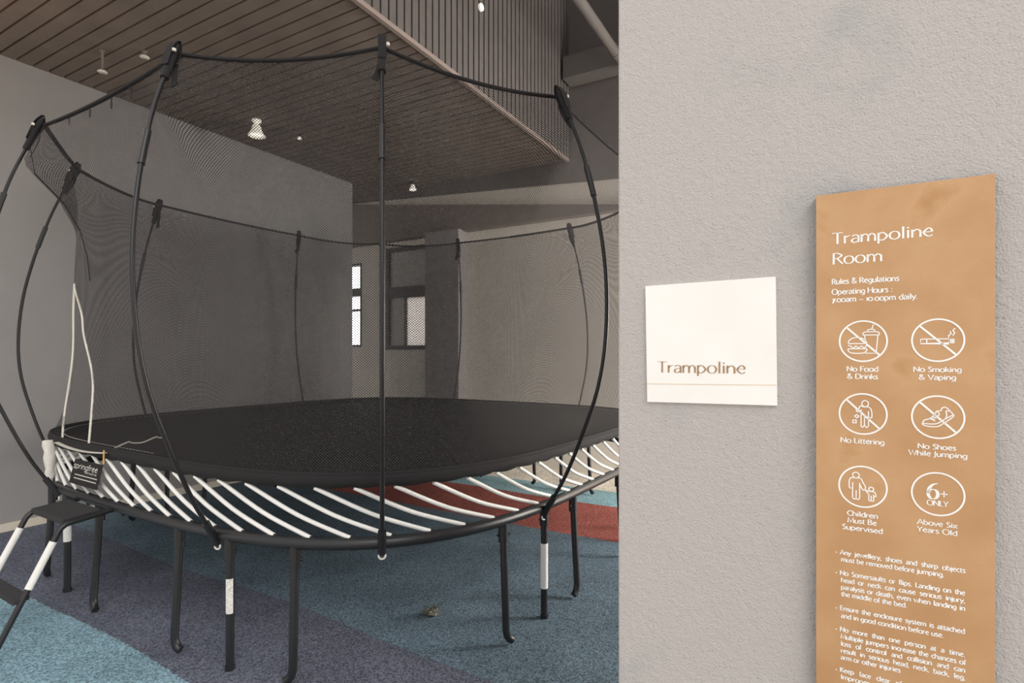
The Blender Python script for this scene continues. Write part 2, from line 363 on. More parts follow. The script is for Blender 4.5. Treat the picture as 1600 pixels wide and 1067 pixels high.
MB().lathe([(.001, -.2), (.05, -.22), (.06, -.28), (.03, -.33), (.001, -.34)]).build('globe', LAMPG, r)
li = bpy.data.objects.new('lamp_light', bpy.data.lights.new('lamp_light', 'POINT')); COL.objects.link(li); li.location = R3(1.2, 4.75, CH-.42)
li.data.energy = 3; li.data.color = (1, .55, .25); li.data.shadow_soft_size = .06

# ------------------------------------------------------------ trampoline
CX, CY = -1.075, 4.578
T = empty('trampoline', (CX, CY, 0), SA)
tag(T, 'large square black net-enclosed trampoline with white rods standing on the blue rubber floor', 'trampoline')
FA, FN, FH = 1.91, 3.7, .60
MA, MN, MH = 1.90, 3.8, .89
def sup(a, n, th): return a/((abs(cos(th))**n+abs(sin(th))**n)**(1/n))
def pol(r, th, h): return Vector((r*cos(th), r*sin(th), h))
def pt_frame(th, dr=0, h=FH): return pol(sup(FA, FN, th)+dr, th, h)
def pt_mat(th, dr=0, h=MH): return pol(sup(MA, MN, th)+dr, th, h)
MB().tube([pt_frame(2*pi*i/180) for i in range(180)], .027, 14, closed=True).build('frame', BLACK, T)
# mat, its skirt band and the dashed stitching
NM = 240; V = [(0, 0, MH-.008)]; Fc = []
for k, s_ in enumerate((.25, .5, .75, .9, .97, 1.0)):
    for i in range(NM):
        q = pt_mat(2*pi*i/NM); V.append((q.x*s_, q.y*s_, MH-.008*(1-s_)))
for i in range(NM):
    Fc.append((0, 1+i, 1+(i+1) % NM))
    for k in range(5): a = 1+k*NM; Fc.append((a+i, a+NM+i, a+NM+(i+1) % NM, a+(i+1) % NM))
MB().add(V, Fc, True).build('jumping_mat', MATM, T)
# arc-length table of the frame
tab = [0.0]; M_ = 1440
for i in range(M_): tab.append(tab[-1]+(pt_frame(2*pi*(i+1)/M_)-pt_frame(2*pi*i/M_)).length)
def th_at(s):
    s %= tab[-1]; lo, hi = 0, M_
    while hi-lo > 1:
        m_ = (lo+hi)//2
        if tab[m_] <= s: lo = m_
        else: hi = m_
    return 2*pi*(lo+(s-tab[lo])/(tab[hi]-tab[lo]))/M_
NR = round(tab[-1]/.172); PH0 = .35
band = MB(); NB = NR*6; V = []; Fc = []
for i in range(NB):
    th = th_at(PH0*tab[-1]/NR+tab[-1]*i/NB); sc_ = abs(sin(pi*i/6)); j = .006*noise.noise(Vector((i*.31, 0, 0)))
    for dr, h in ((-.03, MH+.004), (.006, MH+.006), (.014, MH-.012), (.012+j, MH-.028), (.006+j, MH-.044-.009*sc_+j), (-.012, MH-.042-.008*sc_), (-.02, MH-.01)):
        V.append(pt_mat(th, dr, h))
for i in range(NB):
    for k in range(6): a = 7*i+k; b_ = 7*((i+1) % NB)+k; Fc.append((a, b_, b_+1, a+1))
band.add(V, Fc, True).build('mat_border', FABRIC, T)
st = MB()
for i in range(205):
    t0 = radians(-60)+2*pi*i/300; t1 = t0+2*pi/300*.6
    st.add([pt_mat(t0, -.075, MH+.002), pt_mat(t1, -.075, MH+.002), pt_mat(t1, -.064, MH+.002), pt_mat(t0, -.064, MH+.002)], [(0, 1, 2, 3)])
st.build('stitching', STITCH, T)
# leaf rods
for i in range(NR):
    s0 = tab[-1]*(i+PH0)/NR; th = th_at(s0); tm = th_at(s0-.50)
    a = pt_frame(th, -.004, FH+.024); b_ = pt_mat(tm, -.004, MH-.052)
    md = (a+b_)/2+Vector((0, 0, -.020))
    pts = cr([b_, md, a], 6)
    e = pts[-1]; d_ = (pts[-1]-pts[-2]).normalized()
    ro = MB().tube(pts, .0098, 8).build('leaf_rod', WHITE, T)
    MB().tube([e-d_*.004, e+d_*.05+Vector((0, 0, .006))], .0078, 8).build('rod_end', GREYROD, ro)
# legs
def leg(th_xy, bend, sleeve=None, sticker=None):
    x, y = th_xy; th = math.atan2(y, x); p_ = pt_frame(th); 
    x, y = p_.x, p_.y
    top = Vector((x, y, FH-.02)); tx = Vector((-sin(th), cos(th), 0))
    if bend is None: pts = [top, Vector((x, y, .012))]
    else:
        d = tx*bend
        out = Vector((cos(th), sin(th), 0))*.03
        pts = [top, Vector((x, y, .30))+out*.5, Vector((x, y, .075))+out] + [Vector((x, y, 0))+out+d*(.045*(1-cos(a)))+Vector((0, 0, .075-.055*sin(a))) for a in (pi/6, pi/3.4, pi/2.4)]
    l = MB().tube(pts, .0185, 12).build('leg', BLACK, T)
    MB().tube([top+Vector((0, 0, .015)), top-Vector((0, 0, .085))], .024, 12).tube([top-Vector((0, 0, .05))-tx*.032, top-Vector((0, 0, .05))+tx*.032], .007, 8).build('leg_socket', BLACK, l)
    if bend is None: MB().tube([(x, y, .0), (x, y, .02)], .022, 12).build('foot_cap', BLACK, l)
    if sleeve: tag(MB().tube([(x, y, sleeve[0]), (x, y, sleeve[1])], .0205, 14).build('leg_sleeve', WHITE, l), 'white wrapped sleeve')
    if sticker:
        MB().ribbon([(x-.0*cos(th), y, sticker[0]), (x, y, sticker[1])], .001, (1, 0, 0))
        m_ = MB(); wv = []
        for k in range(7):
            a = th+(-.9+1.8*k/6)+.35
            wv += [(x+.0193*cos(a), y+.0193*sin(a), sticker[0]), (x+.0193*cos(a), y+.0193*sin(a), sticker[1])]
        tag(m_.add(wv, [(2*k, 2*k+2, 2*k+3, 2*k+1) for k in range(6)], True).build('sticker', STICK, l), 'white printed warning sticker')
left = [(-1.91, -1.36, -1), (-1.9, -.95, None), (-1.91, -.58, 1), (-1.91, .23, 1), (-1.9, .68, None), (-1.91, 1.02, -1)]
for x, y, b_ in left:
    leg((x, y), b_, sleeve=(.30, .52) if y > .6 and b_ is None else None, sticker=(.255, .41) if y < -.7 and b_ is None else None)
for x, b_ in ((-1.08, -1), (-.71, None), (-.37, 1), (.37, -1), (.74, None), (1.05, 1)):
    b2 = None if b_ is None else -b_
    leg((x, -1.93), b2, sleeve=(.16, .40) if x == -.71 else None)
    leg((-x, 1.93), b2)
for y, b_ in ((-1.05, -1), (-.70, None), (-.35, 1), (.37, -1), (.74, None), (1.05, 1)): leg((1.91, y), b_ and -(-b_))
# enclosure poles
TH_, TC, TS, TW = 2.787, 1.558, .736, 2.002
tips = [(-TC, -TC, .9), (-TW, -TS, .97), (-TW, TS, .88), (-1.545, 1.50, .85), (-TS, TW, .75), (TS, TW, .9), (TC, TC, .85), (TW, TS, .9), (TW, -TS, .75), (TC, -TC, .85), (TS, -TW, .9), (-TS, -TW, 1.1)]
BOW = [(.55, 0), (.57, .0), (.61, .03), (.68, .075), (.80, .145), (1.0, .235), (1.25, .325), (1.5, .36), (1.8, .345), (2.1, .28), (2.4, .18), (2.6, .09), (2.79, 0)]
def pole_pt(x, y, k, h):
    t = (h-.57)/(TH_-.57); tt = math.atan2(y, x); rt = math.hypot(x, y)
    sd = .88 if (x, y) == (-TW, -TS) else .72 if (x, y) == (-TS, -TW) else .79
    bx, by = (x, y) if abs(abs(x)-abs(y)) < .1 else (math.copysign(1.91, x), math.copysign(sd, y)) if abs(x) > abs(y) else (math.copysign(sd, x), math.copysign(1.91, y))
    tb = math.atan2(by, bx); tb += 2*pi*round((tt-tb)/(2*pi)); th = tb+(tt-tb)*t; rb = sup(FA, FN, tb)+.012
    bo = 0
    for (h0, b0), (h1, b1) in zip(BOW, BOW[1:]):
        if h0 <= h <= h1: bo = b0+(b1-b0)*(h-h0)/(h1-h0)
    return pol(rb+(rt-rb)*t+bo*k, th, h)
tip_pts = []
for idx, (x, y, k) in enumerate(tips):
    th = math.atan2(y, x); tip_pts.append((th, pol(math.hypot(x, y)-.012, th, TH_-.03)))
    pts = cr([pole_pt(x, y, k, h) for h in (.57, .61, .68, .80, 1.0, 1.25, 1.5, 1.8, 2.1, 2.4, 2.6, 2.787)], 4)
    lo = [q for q in pts if q.z <= 2.20]; hi = [q for q in pts if q.z >= 2.15]
    e = MB().tube(lo, .0100, 10).tube(hi, .0086, 10).build('enclosure_pole', GREYROD, T)
    MB().tube([q for q in pts if 2.13 <= q.z <= 2.37], .0142, 12).build('joint_sleeve', BLACK, e)
    MB().tube([pole_pt(x, y, k, .57)+Vector((0, 0, -.012)), pole_pt(x, y, k, .61), pole_pt(x, y, k, .67)], .0175, 10).build('pole_socket', BLACK, e)
    R_ = pole_pt(x, y, k, .57)+Vector((0, 0, -.024)); out = Vector((cos(th), sin(th), 0)); tx = Vector((-sin(th), cos(th), 0))
    MB().tube([R_+tx*.014*cos(a)+Vector((0, 0, .014*sin(a))) for a in [2*pi*j/16 for j in range(16)]], .0045, 8, closed=True).build('end_ring', RING, e)
    # net pocket over the pole tip, folded webbing loop and tail
    tp = pole_pt(x, y, k, 2.787); dn = (pole_pt(x, y, k, 2.55)-tp).normalized()
    MB().tube([tp+dn*.20, tp+dn*.02, tp-dn*.012], [.017, .019, .012], 10).build('net_pocket', FABRIC, e)
    MB().ribbon(cr([tp+dn*.11-out*.02, tp+dn*.03-out*.024, tp-dn*.025, tp+dn*.02+out*.024, tp+dn*.13+out*.022], 5), .035, tx.cross(Vector((0, 0, 1))) , .004).build('webbing_loop', FABRIC, e)
    sg = 1 if idx % 2 else -1
    MB().ribbon(cr([tp+dn*.10-out*.03, tp+dn*.16-out*.035+tx*.008*sg, tp+dn*.235-out*.03+tx*.03*sg], 4), .030, out, .004).build('strap_tail', FABRIC, e)
    cl = tp+dn*.045+out*.022+tx*.024
    MB().box(cl.x-.006, cl.x+.006, cl.y-.006, cl.y+.006, cl.z-.006, cl.z+.006).build('buckle', RING, e)
# netting
tip_pts.sort(key=lambda a: a[0])
def top_pt(th):
    th = (th+pi) % (2*pi)-pi
    n = len(tip_pts)
    for i in range(n):
        a, A = tip_pts[i]; b_, B = tip_pts[(i+1) % n]; b2 = b_ if b_ > a else b_+2*pi; t_ = th if th >= a else th+2*pi
        if a <= t_ <= b2:
            # chord intersected by the direction th
            d = Vector((cos(th), sin(th))); A2, B2 = A.xy, B.xy; e = B2-A2
            den = e.x*d.y-e.y*d.x; s_ = -(A2.x*d.y-A2.y*d.x)/den; s_ = min(max(s_, 0), 1)
            q = A2+e*s_; q = q*(1-.006*4*s_*(1-s_)); L_ = e.length
            return Vector((q.x, q.y, A.z-(.035 if L_ < 1.2 else .015)*4*s_*(1-s_)))
def net_pt(th, t):
    top = top_pt(th); rm = sup(MA, MN, th)-.002; rt = top.xy.length
    h = MH+(top.z-MH)*t
    dip = .11*min(1, (t/.16))**.7 * (1 if t < .8 else max(0, 1-((t-.8)/.2)**1.5)) 
    r = rm-dip+(rt-rm)*(t**3.2)
    a = (th+pi) % (2*pi)-pi; best = min(range(12), key=lambda i: abs((tipk[i][0]-a+pi) % (2*pi)-pi)); da = abs((tipk[best][0]-a+pi) % (2*pi)-pi)
    if t > .45:
        q = pole_pt(*tipk[best][1:], min(h, 2.787)); w_ = math.exp(-(da/.10)**1.6) * (1 if t > .88 else math.exp(-((.88-t)/.10)**1.3))
        r += (q.xy.length-.014-r)*w_*(1-max(0, (t-.97)/.03))
    return pol(r, th, h)
tipk = [(math.atan2(y, x), x, y, k) for x, y, k in tips]
# entrance slit: the two piped edges, as (t, angle) down the net on the left
DL = [(.54, 148.5), (.45, 148.2), (.27, 148.0), (.08, 148.6), (.03, 153), (0, 156.8)]
DR = [(.54, 148.5), (.51, 150.2), (.42, 155.2), (.35, 156.3), (.25, 159.4), (.18, 160.4), (.10, 162.5), (0, 168.0)]
def along(D, t):
    for (a, x), (b_, y) in zip(D, D[1:]):
        if b_ <= t <= a: return x+(y-x)*(a-t)/(a-b_)
    return None
NT, NV = 360, 44; V = []; UV = []; CELL = .0062
NC = 2*round(2*pi*1.95/CELL/2)
for j in range(NV+1):
    t = j/NV
    for i in range(NT+1):
        th = -pi/2+2*pi*i/NT; V.append(net_pt(th, t)); UV.append((NC*i/NT, 2.0*t/CELL))
Fc = []
for j in range(NV):
    tm = (j+.5)/NV; a_ = along(DL, tm); b_ = along(DR, tm)
    for i in range(NT):
        deg = -90+360*(i+.5)/NT
        if a_ is not None and min(a_, b_) < deg < max(a_, b_): continue
        k = j*(NT+1)+i; Fc.append((k, k+1, k+NT+2, k+NT+1))
MB().add(V, Fc, True).build('safety_net', NETM, T, uvs=UV)
MB().tube([net_pt(2*pi*i/360, 1)+Vector((0, 0, .0)) for i in range(360)], .0135, 8, closed=True, flat=.7).build('net_top_hem', FABRIC, T)
MB().tube([net_pt(2*pi*i/240, 0)+Vector((0, 0, .006)) for i in range(240)], .010, 8, closed=True).build('net_bottom_hem', FABRIC, T)
for D in (DL, DR):
    pts = cr([net_pt(radians(dg), t)+Vector((0, 0, .003*((i*7) % 3-1))) for i, (t, dg) in enumerate(D)], 6)
    MB().tube(pts, .006, 6).build('door_piping', PIPING, T)
for dg in (168, 175, 182, 188):           # short webbing tabs under the hem
    q = net_pt(radians(dg), 1); MB().ribbon([q, q+Vector((0, 0, -.05-.01*(dg % 3)))], .012, (cos(radians(dg)), sin(radians(dg)), 0), .003).build('hem_tab', FABRIC, T)
q = [net_pt(radians(160.5), 1-.08*k) for k in range(7)]
MB().ribbon(q, .03, (-1, .3, 0), .003).build('door_strap', FABRIC, T)

# ---- stroke lettering ----------------------------------------------------------
G = {
'a': (.5, 's.08,.56 .24,.67 .41,.56 .42,.4|l.42,.44 .42,0|s.42,.38 .2,.36 .06,.18 .2,0 .42,.14'),
'b': (.57, 'l.08,1 .08,0|s.08,.5 .28,.67 .51,.33 .28,0 .08,.12'),
'c': (.49, 's.46,.56 .28,.67 .06,.33 .28,0 .47,.1'),
'd': (.58, 'l.49,1 .49,0|s.49,.55 .28,.66 .06,.33 .28,0 .49,.12'),
'e': (.54, 'l.07,.37 .47,.37|s.47,.37 .41,.59 .27,.67 .06,.33 .28,0 .48,.1'),
'f': (.31, 's.32,.98 .2,.97 .14,.8|l.14,.84 .14,0|l.02,.65 .28,.65'),
'g': (.56, 's.48,.55 .28,.66 .06,.33 .28,.02 .48,.14|l.48,.66 .48,0|s.48,.03 .42,-.2 .25,-.26 .07,-.18'),
'h': (.56, 'l.08,1 .08,0|s.08,.45 .28,.66 .45,.52 .47,.35|l.47,.4 .47,0'),
'i': (.24, 'l.12,.66 .12,0|l.12,.82 .12,.92'),
'j': (.25, 'l.13,.66 .13,-.05|s.13,-.03 .08,-.22 -.04,-.25|l.13,.82 .13,.92'),
'k': (.5, 'l.08,1 .08,0|l.44,.65 .1,.32|l.2,.4 .49,0'),
'l': (.24, 'l.12,1 .12,0'),
'm': (.86, 'l.08,.66 .08,0|s.08,.45 .25,.66 .41,.52 .42,.35|l.42,.4 .42,0|s.42,.45 .59,.66 .75,.52 .77,.35|l.77,.4 .77,0'),
'n': (.56, 'l.08,.66 .08,0|s.08,.45 .28,.66 .45,.52 .47,.35|l.47,.4 .47,0'),
'o': (.6, 'c.06,.33 .13,.57 .3,.66 .47,.57 .54,.33 .47,.09 .3,0 .13,.09'),
'p': (.58, 'l.08,.66 .08,-.26|s.08,.5 .28,.67 .51,.33 .28,0 .08,.12'),
'r': (.38, 'l.08,.66 .08,0|s.08,.42 .2,.6 .36,.64'),
's': (.42, 's.36,.58 .22,.67 .08,.52 .22,.36 .36,.18 .2,0 .04,.08'),
't': (.34, 'l.14,.85 .14,.12|s.14,.15 .2,0 .32,.03|l.02,.65 .31,.65'),
'u': (.56, 'l.08,.66 .08,.25|s.08,.28 .12,.04 .28,0 .47,.2|l.47,.66 .47,0'),
'v': (.5, 'l.03,.66 .25,0 .47,.66'), 'w': (.78, 'l.03,.66 .22,0 .39,.64 .56,0 .75,.66'),
'x': (.5, 'l.03,.66 .46,0|l.45,.66 .04,0'), 'y': (.5, 'l.03,.66 .26,.02|l.48,.66 .2,-.12 .06,-.26'),
'A': (.72, 'l.02,0 .36,1 .7,0|l.14,.33 .58,.33'),
'B': (.6, 'l.09,1 .09,0|l.09,1 .3,1|s.3,1 .5,.77 .28,.54|l.09,.54 .3,.54|s.3,.54 .55,.28 .3,0|l.3,0 .09,0'),
'C': (.7, 's.66,.85 .42,1 .08,.5 .42,0 .67,.14'),
'D': (.76, 'l.09,1 .09,0|l.09,1 .3,1|s.3,1 .58,.85 .69,.5 .58,.15 .3,0|l.3,0 .09,0'),
'E': (.56, 'l.09,1 .09,0|l.09,.98 .5,.98|l.09,.53 .45,.53|l.09,.02 .51,.02'),
'F': (.52, 'l.09,1 .09,0|l.09,.98 .49,.98|l.09,.53 .44,.53'),
'H': (.76, 'l.09,1 .09,0|l.67,1 .67,0|l.09,.52 .67,.52'), 'I': (.26, 'l.13,1 .13,0'),
'J': (.3, 'l.17,1 .17,.05|s.17,.08 .1,-.15 -.02,-.2'),
'K': (.62, 'l.09,1 .09,0|l.55,1 .11,.5|l.2,.58 .6,0'), 'L': (.5, 'l.09,1 .09,0|l.09,.02 .48,.02'),
'M': (.88, 'l.07,0 .13,1 .43,.1 .74,1 .80,0'), 'N': (.78, 'l.09,0 .09,1|l.09,1 .68,0|l.68,0 .68,1'),
'O': (.84, 'c.06,.5 .16,.86 .42,1 .68,.86 .78,.5 .68,.14 .42,0 .16,.14'),
'R': (.6, 'l.09,1 .09,0|l.09,.98 .3,.98|s.3,.98 .52,.75 .28,.5|l.09,.5 .3,.5|l.28,.5 .58,0'),
'S': (.52, 's.44,.9 .28,1 .1,.77 .28,.52 .46,.26 .26,0 .06,.1'),
'T': (.62, 'l.31,1 .31,0|l.02,.97 .6,.97'), 'V': (.68, 'l.03,1 .34,0 .65,1'), 'W': (.96, 'l.02,1 .26,0 .48,.95 .7,0 .94,1'),
'Y': (.62, 'l.02,1 .31,.48 .6,1|l.31,.5 .31,0'),
'&': (.74, 's.70,0 .2,.72 .32,1 .44,.78 .12,.3 .28,0 .52,.1 .66,.42'),
'.': (.22, 'l.11,0 .11,.11'), ',': (.22, 'l.12,.1 .07,-.12'), ':': (.26, 'l.13,.02 .13,.13|l.13,.5 .13,.61'),
'-': (.62, 'l.06,.3 .56,.3'), '+': (.6, 'l.05,.33 .55,.33|l.3,.08 .3,.58'), '*': (.3, 'l.08,.34 .18,.34'),
'0': (.6, 'c.06,.33 .13,.57 .3,.66 .47,.57 .54,.33 .47,.09 .3,0 .13,.09'),
'1': (.24, 'l.12,.66 .12,0'), '7': (.44, 'l.03,.63 .4,.63 .14,-.22'),
'6': (.72, 's.64,.99 .38,.92 .15,.66 .08,.32|c.08,.3 .18,.07 .36,0 .55,.07 .64,.3 .55,.53 .36,.6 .18,.53'),
}
def stroke(mb, pts, a, b, closed=False, nib=None):
    # pen stroke on the sign plane (x, y); a = weight of uprights, b = weight of level strokes
    P = [Vector((p[0], p[1])) for p in pts]; n = len(P); V = []
    for i in range(n):
        d = (P[(i+1) % n] if (closed or i < n-1) else P[i])-(P[i-1] if (closed or i > 0) else P[i])
        if d.length < 1e-9: d = Vector((1, 0))
        d.normalize(); nn = Vector((-d.y, d.x)); w_ = math.hypot(a*d.y, b*d.x)/2
        if not closed and 0 < i < n-1:
            d0 = (P[i]-P[i-1]).normalized(); cs = max(.45, abs(nn.dot(Vector((-d0.y, d0.x))))); w_ /= cs
        V += [(P[i].x+nn.x*w_, P[i].y+nn.y*w_, 0), (P[i].x-nn.x*w_, P[i].y-nn.y*w_, 0)]
    m_ = n if closed else n-1
    mb.add(V, [(2*i, 2*i+1, (2*i+3) % (2*n), (2*i+2) % (2*n)) for i in range(m_)])
def text(mb, s, x0, y0, x1, cap, a=.13, b=.06, justify=False, hs=None, spc=.32):
    # fits the string between x0 and x1 on baseline y0
    nat = sum(G[c][0] for c in s if c != ' '); ns = s.count(' ')
    if justify: k = hs; sp = (x1-x0-nat*k*cap)/max(ns, 1)
    else: k = (x1-x0)/((nat+ns*spc)*cap); sp = spc*k*cap
    x = x0
    for c in s:
        if c == ' ': x += sp; continue
        wd, st_ = G[c]
        for t in st_.split('|'):
            pts = [tuple(float(v) for v in q.split(',')) for q in t[1:].split()]
            kind = t[0]
            if kind != 'l': pts = [(q.x, q.y) for q in cr([(u_, v_, 0) for u_, v_ in pts], 5, closed=kind == 'c')]
            stroke(mb, [(x+u_*k*cap, y0+v_*cap) for u_, v_ in pts], a*cap, b*cap, kind == 'c')
        x += wd*k*cap
    return k

# black label hung from the mat border at the left, with its white binding and ties
def near_angle(x, y, r_fn, h):           # angle on a ring whose point is seen along pixel column x (front side)
    best = None
    for i in range(1440):
        th = 2*pi*i/1440; q = r_fn(th, 0, h); wx = CX+q.x*cos(SA)-q.y*sin(SA); wy = CY+q.x*sin(SA)+q.y*cos(SA)
        px_, py_ = 800+F*wx/wy, HY-F*(h-H)/wy; e = (px_-x)**2+(py_-y)**2
        if best is None or e < best[0]: best = (e, th)
    return best[1]
ta, tb = near_angle(127, 712, pt_mat, .80), near_angle(170, 722, pt_mat, .80)
A_, B_ = pt_mat(ta, .022, .81), pt_mat(tb, .022, .81)
ex = (B_-A_); L_ = ex.length; ex.normalize(); ez = Vector((0, 0, 1)); en = ex.cross(ez)
if en.dot(A_) < 0: en = -en
lab = MB().hexa([A_-ez*.13+en*.03, B_-ez*.13+en*.03, B_-ez*.13+en*.033, A_-ez*.13+en*.033, A_, B_, B_+en*.003, A_+en*.003]).build('brand_label', FABRIC, T)
tx_ = MB(); text(tx_, 'springfree', .04*L_, -.045, .9*L_, .030, .2, .15); text(tx_, 'TRAMPOLINE'.title(), .45*L_, -.062, .9*L_, .011, .2, .2)
tx_.add([(.15*L_, -.080, 0), (.95*L_, -.080, 0), (.95*L_, -.075, 0), (.15*L_, -.075, 0)], [(0, 1, 2, 3)]).add([(.15*L_, -.099, 0), (.95*L_, -.099, 0), (.95*L_, -.094, 0), (.15*L_, -.094, 0)], [(0, 1, 2, 3)])
tx_.v = [tuple(A_+ex*v[0]+ez*v[1]+en*(.006+.03*(-v[1]/.13))) for v in tx_.v]
tx_.build('label_print', STITCH, lab)
t0, t1 = near_angle(97, 690, pt_mat, MH-.01), near_angle(173, 705, pt_mat, MH-.02)
MB().ribbon([pt_mat(t0+(t1-t0)*k/8, .026, MH-.012-.015*sin(pi*k/8)) for k in range(9)], .022, ez, .004).build('border_binding', PIPING, T)
tag(MB().ribbon([pt_mat(t1, .03, MH+.004), pt_mat(t1, .032, MH-.07)], .014, pt_mat(t1).normalized(), .003).build('tie', ORANGE, T), 'orange tie')
MB().tube(cr([pt_mat(t1, -.02-.06*k, MH+.01+.01*((k*5) % 3)) + Vector((.02*sin(k*2.), .03*k, 0)) for k in range(7)], 4), .004, 6).build('zip_cord', PIPING, T)
# creased white plastic cover at the left corner
tc_ = near_angle(90, 752, pt_frame, FH)
cv = MB(); prof = []
for k in range(9):
    t = k/8; c_ = pt_mat(tc_-.03, .02, MH-.02).lerp(pt_frame(tc_, .028, FH+.0), t); prof.append((c_, .050-.030*t+.006*sin(k*2.3)))
cv.tube([a for a, _ in prof], [b for _, b in prof], 12, flat=.75).build('rod_cover', PAPER, T)

# ------------------------------------------------------------ step hooked on the frame
B0 = Vector((-2.13, 2.95, 0)); SP = Vector((cos(SA), sin(SA), 0)); SQ = Vector((-sin(SA), cos(SA), 0))
ST = empty('trampoline_step', B0-SP*.25+SQ*.21)
tag(ST, 'black tubular step with grip tread and white leg sleeves beside the trampoline', 'step stool')
def sp(u, v, h): return B0-SP*u+SQ*v+Vector((0, 0, h))-ST.location
for v in (0, .42):
    path = [sp(-.07, v, .545), sp(-.05, v, .585), sp(0, v, .585), sp(.17, v, .565)]+[sp(.17+.06*sin(a), v, .505+.06*cos(a)) for a in (.4, .8, 1.15)]+[sp(.475, v, .016)]
    l = MB().tube(path, .0135, 10).build('leg', BLACK, ST)
    d0, d1 = Vector(path[-2]), Vector(path[-1])
    tag(MB().tube([d0.lerp(d1, .08), d0.lerp(d1, .47)], .0165, 12).build('leg_sleeve', WHITE, l), 'white sleeve')
    MB().tube([d1+(d0-d1).normalized()*.03, d1-(d0-d1).normalized()*.004], .017, 10).build('foot_cap', BLACK, l)
def slab(u0, u1, v0, v1, h0, h1, t): return MB().hexa([sp(u1, v0, h1-t), sp(u0, v0, h0-t), sp(u0, v1, h0-t), sp(u1, v1, h1-t), sp(u1, v0, h1), sp(u0, v0, h0), sp(u0, v1, h0), sp(u1, v1, h1)])
slab(.035, .205, .012, .408, .60, .585, .028).build('tread', TREAD, ST, bevel=.006)
slab(.335, .40, .0, .42, .26, .25, .022).build('lower_tread', TREAD, ST, bevel=.005)

# ------------------------------------------------------------ crumpled litter on the floor
lx = ray_floor(674, 961); r = MB(); V = []; n1, n2 = 14, 9
for j in range(n2+1):
    for i in range(n1):
        a = 2*pi*i/n1; t = pi*j/n2; v = Vector((sin(t)*cos(a), sin(t)*sin(a), cos(t))); k = 1+.55*noise.noise(v*2.3+Vector((3, 1, 0)))
        V.append((v.x*.042*k, v.y*.034*k, max(0, .020+v.z*.022*k)))
r.add(V, [(j*n1+i, j*n1+(i+1) % n1, (j+1)*n1+(i+1) % n1, (j+1)*n1+i) for j in range(n2) for i in range(n1)])
r.add([(.028, 0, .02), (.040, .006, .02), (.044, .004, .062), (.034, -.002, .068)], [(0, 1, 2, 3)]).add([(.028, .002, .02), (.040, .008, .02), (.044, .006, .062), (.034, 0, .068)], [(3, 2, 1, 0)])
tag(r.build('crumpled_wrapper', LITTER, loc=lx), 'small crumpled wrapper lying on the blue floor under the trampoline', 'litter')

# ------------------------------------------------------------ signs
def wall_pt(x, y, off=0.0):              # pixel to (s, h) on the sign wall, s to the right
    u = (x-800)/F; z = (WP-off)/(PX*u+PY); return ((PY*u-PX)*z, H+(HY-y)/F*z)
WR = (pi/2, 0, RA-pi/2)                  # local x right, local y up, local z out of the wall
def sign_root(name, x, y, off, lab, rot=0):
    s_, h_ = wall_pt(x, y, off); r = empty(name, R3(WP-off, -s_, h_), rot=WR); tag(r, lab, 'sign'); r['_s'] = s_; return r, s_, h_
OW = .006
r, s0, h0 = sign_root('room_name_sign', 1010.5, 628, OW, 'square white room-name sign reading Trampoline on the grey stucco wall')
del r['_s']
def loc(x, y, off, s0, h0): s_, h_ = wall_pt(x, y, off); return s_-s0, h_-h0
c4 = [loc(*q, OW, s0, h0) for q in ((1011, 628), (1214.5, 634), (1212, 432), (1008, 447))]
MB().hexa([(x, y, -OW) for x, y in c4]+[(x, y, 0) for x, y in c4]).build('panel', SIGNW, r, bevel=.0008)
a, b_ = loc(1027, 582.5, OW, s0, h0), loc(1166, 586, OW, s0, h0)
t_ = MB(); cap = loc(1027, 566, OW, s0, h0)[1]-a[1]; text(t_, 'Trampoline', a[0], a[1]+.001, b_[0], cap*1.04, .15, .035)
t_.v = [(x, y, .0006) for x, y, z in t_.v]; t_.build('lettering', LETTERB, r)
a, b_ = loc(1010, 599.5, OW, s0, h0), loc(1214, 601.5, OW, s0, h0)
MB().hexa([(a[0]+.002, a[1]-.0006, 0), (b_[0]-.001, b_[1]-.0006, 0), (b_[0]-.001, b_[1]+.0006, 0), (a[0]+.002, a[1]+.0006, 0), (a[0]+.002, a[1]-.0006, .0005), (b_[0]-.001, b_[1]-.0006, .0005), (b_[0]-.001, b_[1]+.0006, .0005), (a[0]+.002, a[1]+.0006, .0005)]).build('gold_line', GOLD, r)

OB = .018
r, s0, h0 = sign_root('rules_sign', 1275, 306, OB, 'tall bronze rules sign headed Trampoline Room with white pictograms on the stucco wall')
del r['_s']
L = lambda x, y: loc(x, y, OB, s0, h0)
xr, ht = L(1555, 271)
MB().hexa([(0, -.86, -OB), (xr, -.86, -OB), (xr, 0, -OB), (0, 0, -OB), (0, -.86, -.003), (xr, -.86, -.003), (xr, 0, -.003), (0, 0, -.003)]).build('backing', BLACK, r)
MB().hexa([(0, -.86, -.003), (xr, -.86, -.003), (xr, 0, -.003), (0, 0, -.003), (0, -.86, 0), (xr, -.86, 0), (xr, 0, 0), (0, 0, 0)]).build('panel', BRONZE, r, bevel=.0006)
def put(name, mb, m=LETTERW, z=.0006):
    mb.v = [(x, y, z) for x, y, _ in mb.v]; return mb.build(name, m, r)
def line(mb, s, x0, y0, x1, cap, **k):
    a, c_ = L(x0, y0), L(x0, y0-cap); b_ = L(x1, y0); return text(mb, s, a[0], a[1], b_[0], c_[1]-a[1], **k)
t_ = MB(); line(t_, 'Trampoline', 1299.5, 382, 1459, 17.5, a=.16, b=.07); line(t_, 'Room', 1300, 413.5, 1379.5, 17.5, a=.16, b=.07); put('title', t_)
t_ = MB(); line(t_, 'Rules & Regulations', 1299.5, 444.5, 1405, 8.4, a=.20, b=.12); line(t_, 'Operating Hours :', 1299.5, 460.5, 1395, 8.4, a=.20, b=.12)
